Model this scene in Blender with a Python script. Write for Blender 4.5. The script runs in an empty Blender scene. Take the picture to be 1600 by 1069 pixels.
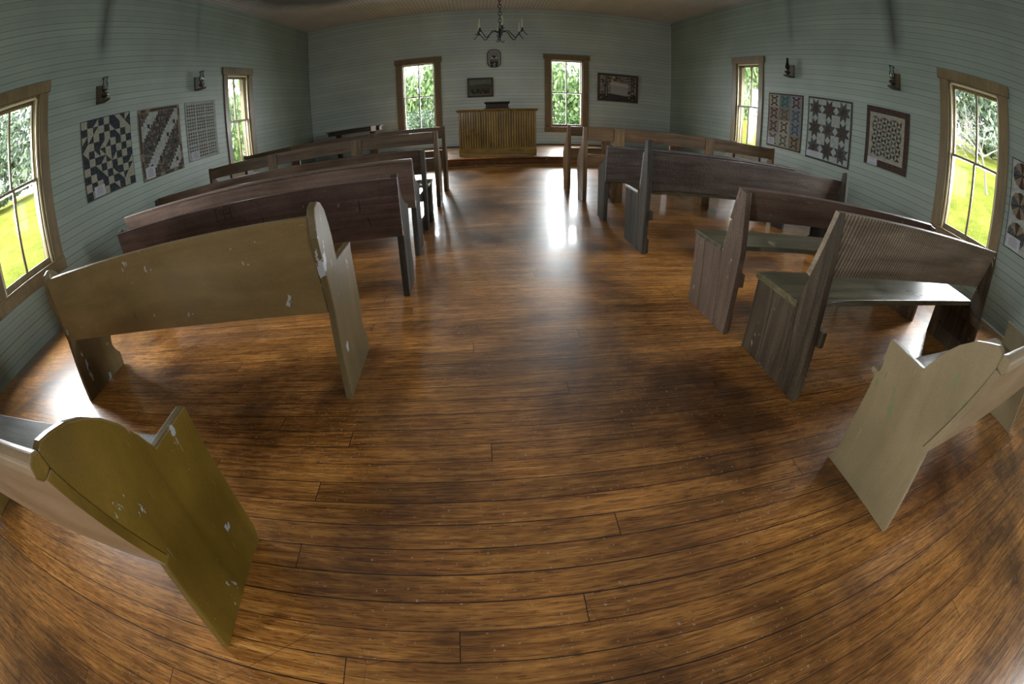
import bpy, bmesh, math, random
from mathutils import Vector, Matrix

random.seed(7)
SC = bpy.context.scene
COL = SC.collection
PI = math.pi

# ------------------------------------------------------------------ camera
cam_d = bpy.data.cameras.new('camera')
cam_d.type = 'PANO'
lens = cam_d if hasattr(cam_d, 'panorama_type') else cam_d.cycles
lens.panorama_type = 'FISHEYE_LENS_POLYNOMIAL'          # a full-frame diagonal fisheye
lens.fisheye_fov = 3.6
lens.fisheye_polynomial_k0 = 0.0
lens.fisheye_polynomial_k1 = -0.06201039
lens.fisheye_polynomial_k2 = -0.00058706077
lens.fisheye_polynomial_k3 = 5.56941e-05
lens.fisheye_polynomial_k4 = -2.34081e-06
cam_d.sensor_fit = 'HORIZONTAL'
cam_d.sensor_width = 36.0
cam_d.sensor_height = 36.0 * 1069 / 1600
cam_d.clip_start = 0.02
camera = bpy.data.objects.new('camera', cam_d)
COL.objects.link(camera)
YAW, PITCH, ROLL = 0.0649, 0.5238, -0.0172
f0 = Vector((math.sin(YAW), math.cos(YAW), 0)); r0 = Vector((math.cos(YAW), -math.sin(YAW), 0)); u0 = Vector((0, 0, 1))
fw = f0 * math.cos(PITCH) - u0 * math.sin(PITCH); up = u0 * math.cos(PITCH) + f0 * math.sin(PITCH)
ri = r0 * math.cos(ROLL) + up * math.sin(ROLL); up = -r0 * math.sin(ROLL) + up * math.cos(ROLL)
M = Matrix((ri, up, -fw)).transposed().to_4x4()
M.translation = Vector((0, 0, 1.125))
camera.matrix_world = M
SC.camera = camera

# ------------------------------------------------------------------ world, exposure
world = bpy.data.worlds.new('overcast_sky'); SC.world = world
world.use_nodes = True
bg = world.node_tree.nodes['Background']
bg.inputs['Color'].default_value = (0.92, 0.96, 1.0, 1)
bg.inputs['Strength'].default_value = 1.0
SC.view_settings.view_transform = 'Standard'
SC.view_settings.look = 'None'
SC.view_settings.gamma = 1.0
SC.view_settings.use_curve_mapping = False
SC.view_settings.exposure = 2.7
SC.cycles.max_bounces = 10
SC.cycles.diffuse_bounces = 6
SC.cycles.glossy_bounces = 4
SC.cycles.transparent_max_bounces = 24
SC.cycles.sample_clamp_indirect = 6.0
SC.cycles.caustics_reflective = False
SC.cycles.caustics_refractive = False

# ------------------------------------------------------------------ room measures (metres)
XL, XR, YB, YF = -4.439, 5.171, 11.709, -4.6
HC = 3.90
WT = 0.20
OPEN_W, CASE_W, HEAD_W = 0.846, 1.145, 1.21
Z_TOP, Z_HEAD, Z_SILL, Z_APRON = 2.685, 2.548, 0.690, 0.542
RAIL_Z = 1.619
PLAT_Z, PLAT_Y = 0.192, 8.74

# added area lamps outside each window opening, boosting the sky's light indoors
DAY = 27.5
def daylight_boost(loc, d, k=1.0):
    l = bpy.data.lights.new('daylight_boost', 'AREA'); l.shape = 'RECTANGLE'; l.size = 1.1; l.size_y = 2.2; l.spread = math.radians(135)
    l.energy = DAY * k * 1.5; l.color = (.93, .97, 1.0)
    d = Vector(d); loc = Vector(loc) - d * .46 + Vector((0, 0, .10)); d.z = -.45     # aims the lamp down at a slant, like light from the sky
    o = bpy.data.objects.new('daylight_boost', l); o.location = loc; o.rotation_euler = Vector(d).to_track_quat('-Z', 'Z').to_euler(); COL.objects.link(o)
WIN_L = [7.790, 2.427, -2.93]
WIN_R = [7.837, 2.510, -2.82]
WIN_B = [-1.482, 2.279]
WIN_F = [-2.6, 3.3]
zc = (Z_HEAD + Z_SILL) / 2
DAY_GAIN = (.8, 1.15, 2.3)             # added lamps' gain at far, near and rear side windows, for pew shadows
for y, k in zip(WIN_L, DAY_GAIN): daylight_boost((XL - WT - .01, y, zc), (1, 0, 0), k)
for y, k in zip(WIN_R, DAY_GAIN): daylight_boost((XR + WT + .01, y, zc), (-1, 0, 0), k)
for x in WIN_B: daylight_boost((x, YB + WT + .01, zc), (0, -1, 0))
for x in WIN_F: daylight_boost((x, YF - WT - .01, zc), (0, 1, 0), .15)  # weak lamps at unseen front windows, put in to light the pew backs

# ------------------------------------------------------------------ material helpers
class NT:
    def __init__(s, name, rough=.5, spec=.5):
        m = bpy.data.materials.new(name); m.use_nodes = True
        s.m = m; s.n = m.node_tree.nodes; s.l = m.node_tree.links
        s.b = s.n['Principled BSDF']; s.out = s.n['Material Output']
        s.b.inputs['Roughness'].default_value = rough
        s.b.inputs['Specular IOR Level'].default_value = spec
    def node(s, t, ins=None, **kw):
        n = s.n.new(t)
        for k, v in kw.items(): setattr(n, k, v)
        if ins:
            for k, v in ins.items():
                sk = n.inputs[k]
                if isinstance(v, bpy.types.NodeSocket): s.l.new(v, sk)
                else: sk.default_value = v
        return n
    def math(s, op, a, b=None, c=None, clamp=False):
        ins = {0: a}
        if b is not None: ins[1] = b
        if c is not None: ins[2] = c
        return s.node('ShaderNodeMath', ins, operation=op, use_clamp=clamp).outputs[0]
    def coord(s, scale=(1, 1, 1), rnd=True, loc=(0, 0, 0), rot=(0, 0, 0)):
        tc = s.node('ShaderNodeTexCoord')
        v = tc.outputs['Object']
        if rnd:
            oi = s.node('ShaderNodeObjectInfo')
            r = s.math('MULTIPLY', oi.outputs['Random'], 37.0)
            v = s.node('ShaderNodeVectorMath', {0: v, 1: r}, operation='ADD').outputs[0]
        return s.node('ShaderNodeMapping', {'Vector': v, 'Scale': scale, 'Location': loc, 'Rotation': rot}).outputs[0]
    def noise(s, vec, scale=5, detail=4, rough=.55, dist=0):
        return s.node('ShaderNodeTexNoise', {'Vector': vec, 'Scale': scale, 'Detail': detail, 'Roughness': rough, 'Distortion': dist}).outputs[0]
    def ramp(s, fac, stops, interp='LINEAR'):
        n = s.node('ShaderNodeValToRGB', {'Fac': fac}); n.color_ramp.interpolation = interp
        e = n.color_ramp.elements
        while len(e) < len(stops): e.new(0.5)
        for i, (p, c) in enumerate(stops):
            e[i].position = p; e[i].color = c if len(c) == 4 else (*c, 1)
        return n.outputs[0]
    def mix(s, fac, a, b, mode='MIX'):
        n = s.node('ShaderNodeMix', data_type='RGBA', blend_type=mode)
        for k, v in ((0, fac), (6, a), (7, b)):
            if isinstance(v, bpy.types.NodeSocket): s.l.new(v, n.inputs[k])
            else: n.inputs[k].default_value = v if not isinstance(v, tuple) else (*v, 1)[:4]
        return n.outputs[2]
    def base(s, v):
        if isinstance(v, tuple): s.b.inputs['Base Color'].default_value = (*v, 1)[:4]
        else: s.l.new(v, s.b.inputs['Base Color'])
    def rough(s, v): s.l.new(v, s.b.inputs['Roughness'])
    def bump(s, h, strength=.3, dist=.01):
        n = s.node('ShaderNodeBump', {'Height': h, 'Strength': strength, 'Distance': dist})
        s.l.new(n.outputs[0], s.b.inputs['Normal'])

def flat(name, c, rough=.6, spec=.4, metal=0):
    t = NT(name, rough, spec); t.base(c); t.b.inputs['Metallic'].default_value = metal
    return t.m

def wood(name, dark, light, axis='X', rough=.5, grain=26, chips=None, chip_t=.70, wear=.5, coat=0.0, saw=None, spec=.28, scuff=None, gritty=.75):
    """aged timber: grain runs along the axis, wear in large patches, optional paint chips and saw marks"""
    t = NT(name, rough, spec)
    sc = {'X': (1.3, grain, grain), 'Y': (grain, 1.3, grain), 'Z': (grain, grain, 1.3)}[axis]
    v = t.coord(sc)
    g = t.noise(v, 1.0, 6, .62, .6)
    big = t.noise(t.coord((1, 1, 1)), 2.3, 5, .6)
    col = t.ramp(g, [(.33, dark), (.68, light)])
    w = t.ramp(big, [(.32, (1 - wear,) * 3), (.62, (1, 1, 1))])
    col = t.mix(1.0, col, w, 'MULTIPLY')
    h = g
    if saw:
        if saw == 'comb':
            sx = t.node('ShaderNodeSeparateXYZ', {0: t.coord((1, 1, 1), rnd=False)}).outputs['X']
            wob = t.noise(t.coord((14, 0, .12), rnd=False), 1.0, 3, .6)
            wv = t.math('MULTIPLY_ADD', t.math('SINE', t.math('ADD', t.math('MULTIPLY', sx, 250.0), t.math('MULTIPLY', wob, 5.0))), .5, .5)
        else:
            sv = t.coord((1, 1, 1), rnd=False, rot=(0, math.radians(35), 0))
            wv = t.node('ShaderNodeTexWave', {'Vector': sv, 'Scale': 17.0, 'Distortion': 5.0, 'Detail': 4.0, 'Detail Scale': 2.5}, wave_type='BANDS', bands_direction='X').outputs['Fac']
        amt = .8 if saw == 'comb' else .4
        col = t.mix(amt, col, t.ramp(wv, [(.15, (.30, .30, .30)), (.75, (1.35, 1.3, 1.2))]), 'MULTIPLY')
        h = t.math('ADD', t.math('MULTIPLY', g, .4), t.math('MULTIPLY', wv, .8))
    grit = t.noise(t.coord((1, 1, 1)), 160, 3, .7)
    col = t.mix(gritty, col, t.ramp(grit, [(.36, (.55, .53, .5)), (.56, (1.12, 1.12, 1.12))]), 'MULTIPLY')
    # fine scratches
    s1 = t.noise(t.coord((7, 7, 120) if axis == 'X' else (90, 90, 9)), 1.0, 2, .5)
    col = t.mix(t.math('MULTIPLY', t.math('GREATER_THAN', s1, .73), .35), col, scuff or tuple(min(1, c * 2.2 + .05) for c in light))
    if chips:
        c = t.noise(t.coord((1, 1, .5)), 13, 7, .62)
        c2 = t.noise(t.coord((1, 1, 1)), 1.7, 2, .5)
        f = t.math('GREATER_THAN', t.math('ADD', c, t.math('MULTIPLY', c2, .22)), chip_t + .03)
        col = t.mix(f, col, chips)
    t.base(col)
    t.rough(t.ramp(big, [(.3, (rough * .75,) * 3), (.7, (min(1, rough * 1.25),) * 3)]))
    if coat:
        t.b.inputs['Coat Weight'].default_value = coat; t.b.inputs['Coat Roughness'].default_value = .15
    t.bump(h, .25, .004)
    return t.m

# ------------------------------------------------------------------ mesh helpers
class MB:
    def __init__(s): s.v = []; s.f = []; s.mi = []
    def add(s, verts, faces, mi=0):
        o = len(s.v); s.v += [tuple(v) for v in verts]; s.f += [tuple(o + i for i in f) for f in faces]; s.mi += [mi] * len(faces)
        return s
    def box(s, a, b, mi=0):
        (x0, y0, z0), (x1, y1, z1) = [min(p, q) for p, q in zip(a, b)], [max(p, q) for p, q in zip(a, b)]
        v = [(x0, y0, z0), (x1, y0, z0), (x1, y1, z0), (x0, y1, z0), (x0, y0, z1), (x1, y0, z1), (x1, y1, z1), (x0, y1, z1)]
        return s.add(v, [(0, 3, 2, 1), (4, 5, 6, 7), (0, 1, 5, 4), (1, 2, 6, 5), (2, 3, 7, 6), (3, 0, 4, 7)], mi)
    def prism(s, prof, x0, x1, mi=0, dy=0.0, end=None):
        """profile of (s, z) points in the YZ plane carried from x0 to x1"""
        n = len(prof)
        v = [(x0, p[0], p[1]) for p in prof] + [(x1, p[0] + dy, p[1]) for p in prof]
        f = [tuple(range(n)), tuple(range(2 * n - 1, n - 1, -1))] + [(i, i + n, (i + 1) % n + n, (i + 1) % n) for i in range(n)]
        s.add(v, f, mi)
        if end is not None: s.mi[-len(f)] = end; s.mi[-len(f) + 1] = end
        return s
    def tube(s, pts, r, n=8, mi=0, caps=True):
        pts = [Vector(p) for p in pts]; m = len(pts)
        rs = r if isinstance(r, (list, tuple)) else [r] * m
        o = len(s.v); ref = Vector((0, 0, 1))
        for i, p in enumerate(pts):
            d = (pts[min(i + 1, m - 1)] - pts[max(i - 1, 0)]).normalized()
            q = ref if abs(d.dot(ref)) < .95 else Vector((1, 0, 0))
            a = d.cross(q).normalized(); b = d.cross(a).normalized()
            for k in range(n):
                t = 2 * PI * k / n; s.v.append(tuple(p + (a * math.cos(t) + b * math.sin(t)) * rs[i]))
        for i in range(m - 1):
            for k in range(n):
                s.f.append((o + i * n + k, o + i * n + (k + 1) % n, o + (i + 1) * n + (k + 1) % n, o + (i + 1) * n + k)); s.mi.append(mi)
        if caps:
            s.f.append(tuple(o + k for k in range(n))[::-1]); s.mi.append(mi)
            s.f.append(tuple(o + (m - 1) * n + k for k in range(n))); s.mi.append(mi)
        return s
    def lathe(s, prof, c=(0, 0, 0), n=20, mi=0):
        o = len(s.v); m = len(prof)
        for r, z in prof:
            for k in range(n):
                t = 2 * PI * k / n; s.v.append((c[0] + r * math.cos(t), c[1] + r * math.sin(t), c[2] + z))
        for i in range(m - 1):
            for k in range(n):
                s.f.append((o + i * n + k, o + i * n + (k + 1) % n, o + (i + 1) * n + (k + 1) % n, o + (i + 1) * n + k)); s.mi.append(mi)
        return s
    def build(s, name, mats, parent=None, bevel=0, smooth=False, sub=0):
        me = bpy.data.meshes.new(name); me.from_pydata(s.v, [], s.f)
        for m in (mats if isinstance(mats, (list, tuple)) else [mats]): me.materials.append(m)
        for p, i in zip(me.polygons, s.mi): p.material_index = i; p.use_smooth = smooth
        bm = bmesh.new(); bm.from_mesh(me); bmesh.ops.recalc_face_normals(bm, faces=bm.faces[:]); bm.to_mesh(me); bm.free()
        o = bpy.data.objects.new(name, me); COL.objects.link(o)
        if parent: o.parent = parent
        if bevel:
            b = o.modifiers.new('bevel', 'BEVEL'); b.width = bevel; b.segments = 2; b.limit_method = 'ANGLE'; b.angle_limit = math.radians(40)
        if sub:
            b = o.modifiers.new('sub', 'SUBSURF'); b.levels = sub; b.render_levels = sub
        return o

def tag(o, label, cat, group=None):
    o['label'] = label; o['category'] = cat
    if group: o['group'] = group
    return o
def thing(name, label, cat, loc=(0, 0, 0), rz=0, group=None):
    o = bpy.data.objects.new(name, None); o.empty_display_size = .1; COL.objects.link(o)
    o.location = loc; o.rotation_euler = (0, 0, rz)
    return tag(o, label, cat, group)
def struct(o): o['kind'] = 'structure'; return o
def copy_tree(o, parent=None):
    c = o.copy(); COL.objects.link(c); c.parent = parent
    for ch in list(o.children): copy_tree(ch, c)
    return c

# ------------------------------------------------------------------ materials
def make_floor():
    t = NT('varnished_floorboards', .35, .35)
    tc = t.node('ShaderNodeTexCoord').outputs['Object']
    sx = t.node('ShaderNodeSeparateXYZ', {0: tc})
    ry = t.math('DIVIDE', sx.outputs['Y'], .093); rid = t.math('FLOOR', ry); fy = t.math('FRACT', ry)
    r1 = t.node('ShaderNodeTexWhiteNoise', {'W': rid}, noise_dimensions='1D').outputs['Value']
    ux = t.math('ADD', t.math('DIVIDE', sx.outputs['X'], 2.9), t.math('MULTIPLY', r1, 9.0)); cid = t.math('FLOOR', ux); fx = t.math('FRACT', ux)
    idv = t.node('ShaderNodeCombineXYZ', {0: rid, 1: cid, 2: 0.0}).outputs[0]
    rnd = t.node('ShaderNodeTexWhiteNoise', {'Vector': idv}, noise_dimensions='2D').outputs['Value']
    gy = t.math('LESS_THAN', t.math('MINIMUM', fy, t.math('SUBTRACT', 1.0, fy)), t.math('MULTIPLY_ADD', r1, .016, .009))
    gx = t.math('LESS_THAN', t.math('MINIMUM', fx, t.math('SUBTRACT', 1.0, fx)), .0005)
    gap = t.math('MAXIMUM', gy, gx)
    off = t.node('ShaderNodeVectorMath', {0: rnd, 1: (7.3, 3.1, 9.7)}, operation='MULTIPLY').outputs[0]
    v0 = t.node('ShaderNodeVectorMath', {0: tc, 1: off}, operation='ADD').outputs[0]
    v = t.node('ShaderNodeMapping', {'Vector': v0, 'Scale': (3.2, 60, 60)}).outputs[0]
    g = t.noise(v, 1.0, 8, .68, .8)
    v2 = t.node('ShaderNodeMapping', {'Vector': v0, 'Scale': (16, 240, 240)}).outputs[0]
    g2 = t.noise(v2, 1.0, 3, .6)
    big = t.noise(tc, 1.1, 5, .6, .4)
    col = t.ramp(g, [(.27, (.14, .050, .011)), (.45, (.37, .155, .034)), (.60, (.60, .285, .070)), (.78, (.78, .46, .15))])
    col = t.mix(.75, col, t.ramp(rnd, [(0, (.72, .68, .64)), (1, (1.2, 1.18, 1.15))]), 'MULTIPLY')
    col = t.mix(.75, col, t.ramp(g2, [(.36, (.22, .18, .15)), (.50, (1, 1, 1))]), 'MULTIPLY')
    col = t.mix(.9, col, t.ramp(big, [(.36, (.20, .155, .12)), (.58, (1.15, 1.10, 1.04))]), 'MULTIPLY')
    # scuffs and pale flecks
    sp = t.noise(tc, 75, 2, .5); sp2 = t.noise(tc, 2.2, 3, .6)
    fl = t.math('MULTIPLY', t.math('GREATER_THAN', t.math('ADD', sp, t.math('MULTIPLY', sp2, .25)), .815), .6)
    col = t.mix(fl, col, (.42, .36, .30))
    sc = t.node('ShaderNodeTexVoronoi', {'Vector': t.node('ShaderNodeMapping', {'Vector': tc, 'Scale': (2.2, 1.1, 1), 'Rotation': (0, 0, .5)}).outputs[0], 'Scale': 1.0, 'Randomness': 1.0}, feature='DISTANCE_TO_EDGE').outputs[0]
    scm = t.math('MULTIPLY', t.math('LESS_THAN', sc, .0016), t.math('GREATER_THAN', sp2, .54))
    col = t.mix(t.math('MULTIPLY', scm, .5), col, (.05, .03, .02))
    col = t.mix(gap, col, (.008, .004, .002))
    t.base(col)
    t.rough(t.ramp(t.math('ADD', t.math('MULTIPLY', g, .5), t.math('MULTIPLY', big, .5)), [(.35, (.30,) * 3), (.65, (.46,) * 3)]))
    t.b.inputs['Coat Weight'].default_value = .8
    t.b.inputs['Coat Roughness'].default_value = .07
    h = t.math('SUBTRACT', t.math('ADD', t.math('MULTIPLY', g, .22), t.math('MULTIPLY', rnd, .25)), t.math('MULTIPLY', gap, 1.0))
    t.bump(h, .16, .004)
    n = t.node('ShaderNodeBump', {'Height': h, 'Strength': .045, 'Distance': .003})
    t.l.new(n.outputs[0], t.b.inputs['Coat Normal'])
    return t.m

def make_wall(name, stains=(), axis='Y', k=(1, 1, 1)):
    """painted beadboard, boards level; soot marks above lamps"""
    t = NT(name, .5, .4)
    tc = t.node('ShaderNodeTexCoord').outputs['Object']
    s = t.node('ShaderNodeSeparateXYZ', {0: tc})
    z = s.outputs['Z']; u = s.outputs[axis]
    row = t.math('DIVIDE', z, .090)
    fr = t.math('FRACT', row); rid = t.math('FLOOR', row)
    fr2 = t.math('FRACT', t.math('ADD', row, .5))
    d1 = t.math('MINIMUM', fr, t.math('SUBTRACT', 1.0, fr))
    d2 = t.math('MINIMUM', fr2, t.math('SUBTRACT', 1.0, fr2))
    wn = t.node('ShaderNodeTexWhiteNoise', {'W': rid}, noise_dimensions='1D').outputs['Value']
    # gaps open and close along their length
    comb = t.node('ShaderNodeCombineXYZ', {0: t.math('MULTIPLY', u, .35), 1: t.math('MULTIPLY', rid, 3.7), 2: 0.0}).outputs[0]
    ln = t.noise(comb, 1.0, 3, .6)
    wid = t.math('MULTIPLY_ADD', t.math('MULTIPLY', ln, wn), .085, .012)
    l1 = t.math('LESS_THAN', d1, wid)
    l2 = t.math('LESS_THAN', d2, .035)
    big = t.noise(tc, .8, 5, .6)
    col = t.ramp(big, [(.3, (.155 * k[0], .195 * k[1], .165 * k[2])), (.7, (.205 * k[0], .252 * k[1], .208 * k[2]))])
    bt = t.node('ShaderNodeTexWhiteNoise', {'W': t.math('ADD', rid, 91.0)}, noise_dimensions='1D').outputs['Value']
    col = t.mix(.6, col, t.ramp(bt, [(0, (.84, .84, .84)), (1, (1.06, 1.06, 1.06))]), 'MULTIPLY')
    col = t.mix(t.math('MULTIPLY', l2, .30), col, (.16, .19, .17))
    col = t.mix(t.math('MULTIPLY', l1, .78), col, (.035, .04, .035))
    # peeling specks
    sp = t.noise(tc, 26, 4, .6)
    col = t.mix(t.math('MULTIPLY', t.math('GREATER_THAN', sp, .735), .6), col, (.10, .10, .08))
    for (c, z0, w, amt) in stains:
        wob = t.math('MULTIPLY', t.math('SUBTRACT', t.noise(tc, 2.2, 4, .6), .5), .10)
        dx = t.math('ABSOLUTE', t.math('SUBTRACT', t.math('ADD', u, wob), c))
        ww = t.math('MULTIPLY_ADD', t.math('MAXIMUM', t.math('SUBTRACT', z, z0), 0.0), w * .45, w)
        a = t.math('SUBTRACT', 1.0, t.math('DIVIDE', dx, ww), clamp=True)
        a = t.math('SMOOTH_MIN', a, 1.0, .1)
        b = t.math('MULTIPLY', t.math('SUBTRACT', z, z0), 3.5, clamp=True)
        f = t.math('MULTIPLY', t.math('MULTIPLY', t.math('POWER', a, 1.3), b), amt)
        col = t.mix(f, col, (.035, .04, .036))
    t.base(col)
    h = t.math('SUBTRACT', 1.0, t.math('MAXIMUM', l1, t.math('MULTIPLY', l2, .6)))
    t.bump(h, .55, .006)
    return t.m

def make_ceiling():
    t = NT('painted_ceiling_boards', .55, .3)
    tc = t.node('ShaderNodeTexCoord').outputs['Object']
    s = t.node('ShaderNodeSeparateXYZ', {0: tc})
    row = t.math('DIVIDE', s.outputs['X'], .088); fr = t.math('FRACT', row); rid = t.math('FLOOR', row)
    wn = t.node('ShaderNodeTexWhiteNoise', {'W': rid}, noise_dimensions='1D').outputs['Value']
    d1 = t.math('MINIMUM', fr, t.math('SUBTRACT', 1.0, fr))
    l1 = t.math('LESS_THAN', d1, t.math('MULTIPLY_ADD', wn, .05, .02))
    big = t.noise(tc, .9, 5, .6)
    col = t.ramp(big, [(.3, (.40, .435, .47)), (.7, (.50, .54, .57))])
    # soot cloud above where the stove stood
    d = t.node('ShaderNodeVectorMath', {0: tc, 1: (-2.75, 7.6, 0)}, operation='SUBTRACT').outputs[0]
    sc = t.node('ShaderNodeVectorMath', {0: d, 1: (1, .72, 0)}, operation='MULTIPLY').outputs[0]
    ln = t.node('ShaderNodeVectorMath', {0: sc}, operation='LENGTH').outputs['Value']
    f = t.ramp(t.math('ADD', ln, t.math('MULTIPLY', big, .5)), [(.0, (.9,) * 3), (.95, (.75,) * 3), (1.0, (.2,) * 3)])
    ln2 = t.math('SUBTRACT', 1.75, t.math('ADD', ln, t.math('MULTIPLY', big, .5)))
    f = t.math('MULTIPLY', t.math('MULTIPLY', ln2, 2.2, clamp=True), .86)
    col = t.mix(f, col, (.055, .06, .065))
    col = t.mix(t.math('MULTIPLY', l1, .8), col, (.05, .05, .05))
    t.base(col); t.bump(t.math('SUBTRACT', 1.0, l1), .5, .006)
    return t.m

M_FLOOR = make_floor()
M_WALL_L = make_wall('beadboard_left', [(3.99, 2.80, .17, .8), (6.37, 2.85, .11, .3)])
M_WALL_R = make_wall('beadboard_right', [(3.90, 2.70, .21, .92), (6.38, 2.80, .12, .4)])
M_WALL_B = make_wall('beadboard_back', (), 'X', (2.05, 2.0, 2.3))  # back wall's brightness is put into its paint, lighter and bluer than the sides
M_WALL_F = make_wall('beadboard_front', (), 'X')
M_CEIL = make_ceiling()
M_TRIM = wood('olive_brown_trim_paint', (.115, .082, .036), (.165, .122, .058), 'Z', .42, 14, wear=.25, gritty=.22)
M_SASH = wood('brown_sash_paint', (.12, .088, .042), (.19, .145, .072), 'Z', .4, 14, wear=.25, gritty=.22)
M_STOP = flat('cream_stop_paint', (.48, .42, .28), .45)
M_GLASS = None
def make_glass(name, tint=(1, 1, 1), refl=.10):
    m = bpy.data.materials.new(name); m.use_nodes = True; n = m.node_tree.nodes; l = m.node_tree.links
    n.remove(n['Principled BSDF'])
    tr = n.new('ShaderNodeBsdfTransparent'); tr.inputs[0].default_value = (*tint, 1)
    gl = n.new('ShaderNodeBsdfGlossy'); gl.inputs['Roughness'].default_value = .03
    fr = n.new('ShaderNodeFresnel'); fr.inputs[0].default_value = 1.45
    mu = n.new('ShaderNodeMath'); mu.operation = 'MULTIPLY'; mu.inputs[1].default_value = refl * 10
    mx = n.new('ShaderNodeMixShader')
    l.new(fr.outputs[0], mu.inputs[0]); l.new(mu.outputs[0], mx.inputs[0]); l.new(tr.outputs[0], mx.inputs[1]); l.new(gl.outputs[0], mx.inputs[2])
    l.new(mx.outputs[0], n['Material Output'].inputs[0])
    return m
M_GLASS = make_glass('window_glass', (.97, .98, .98), .012)
M_CHIMNEY = make_glass('lamp_glass', (.86, .88, .86), .14)
M_SOOTY = make_glass('sooty_lamp_glass', (.22, .22, .21), .12)

# ------------------------------------------------------------------ room shell
def wall_with_openings(name, mat, length0, length1, at, thick_to, openings, axis):
    """solid wall along an axis with window openings; at = inner face, thick_to = outer face"""
    m = MB()
    us = sorted(openings); prev = length0
    def piece(u0, u1, z0, z1):
        if axis == 'Y': m.box((at, u0, z0), (thick_to, u1, z1))
        else: m.box((u0, at, z0), (u1, thick_to, z1))
    for c in us:
        a, b = c - OPEN_W / 2, c + OPEN_W / 2
        piece(prev, a, -.15, HC + .1); piece(a, b, -.15, Z_SILL); piece(a, b, Z_HEAD, HC + .1); prev = b
    piece(prev, length1, -.15, HC + .1)
    return struct(m.build(name, mat))

wall_with_openings('wall_left', M_WALL_L, YF, YB, XL, XL - WT, WIN_L, 'Y')
wall_with_openings('wall_right', M_WALL_R, YF, YB, XR, XR + WT, WIN_R, 'Y')
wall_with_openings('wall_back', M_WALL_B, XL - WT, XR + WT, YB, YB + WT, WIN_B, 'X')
wall_with_openings('wall_front', M_WALL_F, XL - WT, XR + WT, YF, YF - WT, WIN_F, 'X')
struct(MB().box((XL - WT, YF - WT, -.12), (XR + WT, YB + WT, 0)).build('floor', M_FLOOR))
ce = MB()
ce.add([(XL - WT, YF - WT, HC - .02), (XR + WT, YF - WT, HC - .02), (XR + WT, YB + WT, HC + .06), (XL - WT, YB + WT, HC + .06),
        (XL - WT, YF - WT, HC + .2), (XR + WT, YF - WT, HC + .2), (XR + WT, YB + WT, HC + .2), (XL - WT, YB + WT, HC + .2)],
       [(0, 3, 2, 1), (4, 5, 6, 7), (0, 1, 5, 4), (1, 2, 6, 5), (2, 3, 7, 6), (3, 0, 4, 7)])
struct(ce.build('ceiling', M_CEIL))
# raised platform at the far end, with riser, nosing and a pale strip at its foot
M_RISER = wood('orange_brown_riser', (.05, .018, .006), (.19, .075, .022), 'X', .35, 22, chips=(.42, .36, .27), chip_t=.74, wear=.55, coat=.3)
M_NOSE = wood('golden_strip', (.16, .10, .035), (.30, .19, .07), 'X', .4, 20)
struct(MB().box((XL, PLAT_Y + .004, 0), (XR, YB, PLAT_Z)).build('floor_platform', M_FLOOR))
struct(MB().box((XL, PLAT_Y - .018, .035), (XR, PLAT_Y + .004, PLAT_Z - .022)).build('trim_1', M_RISER))
struct(MB().box((XL, PLAT_Y - .035, PLAT_Z - .022), (XR, PLAT_Y + .03, PLAT_Z + .002)).build('trim_2', M_FLOOR, bevel=.008))
struct(MB().box((XL, PLAT_Y - .036, 0), (XR, PLAT_Y + .004, .036)).build('trim_3', M_NOSE, bevel=.008))
M_SKIRT = flat('dark_skirting', (.10, .09, .07), .5)
struct(MB().box((XL, YB - .018, PLAT_Z), (XR, YB, PLAT_Z + .035)).build('baseboard_back', M_SKIRT, bevel=.004))
M_PALE = flat('pale_quarter_round', (.42, .45, .40), .5)
struct(MB().box((XR - .022, YF, 0), (XR, PLAT_Y - .04, .028)).build('baseboard_right', M_PALE, bevel=.008))
# corner beads
struct(MB().box((XR - .016, YB - .016, PLAT_Z), (XR, YB, HC)).build('trim_4', M_PALE, bevel=.004))
struct(MB().box((XL, YB - .010, PLAT_Z), (XL + .010, YB, HC)).build('trim_5', M_SKIRT, bevel=.003))

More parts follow.
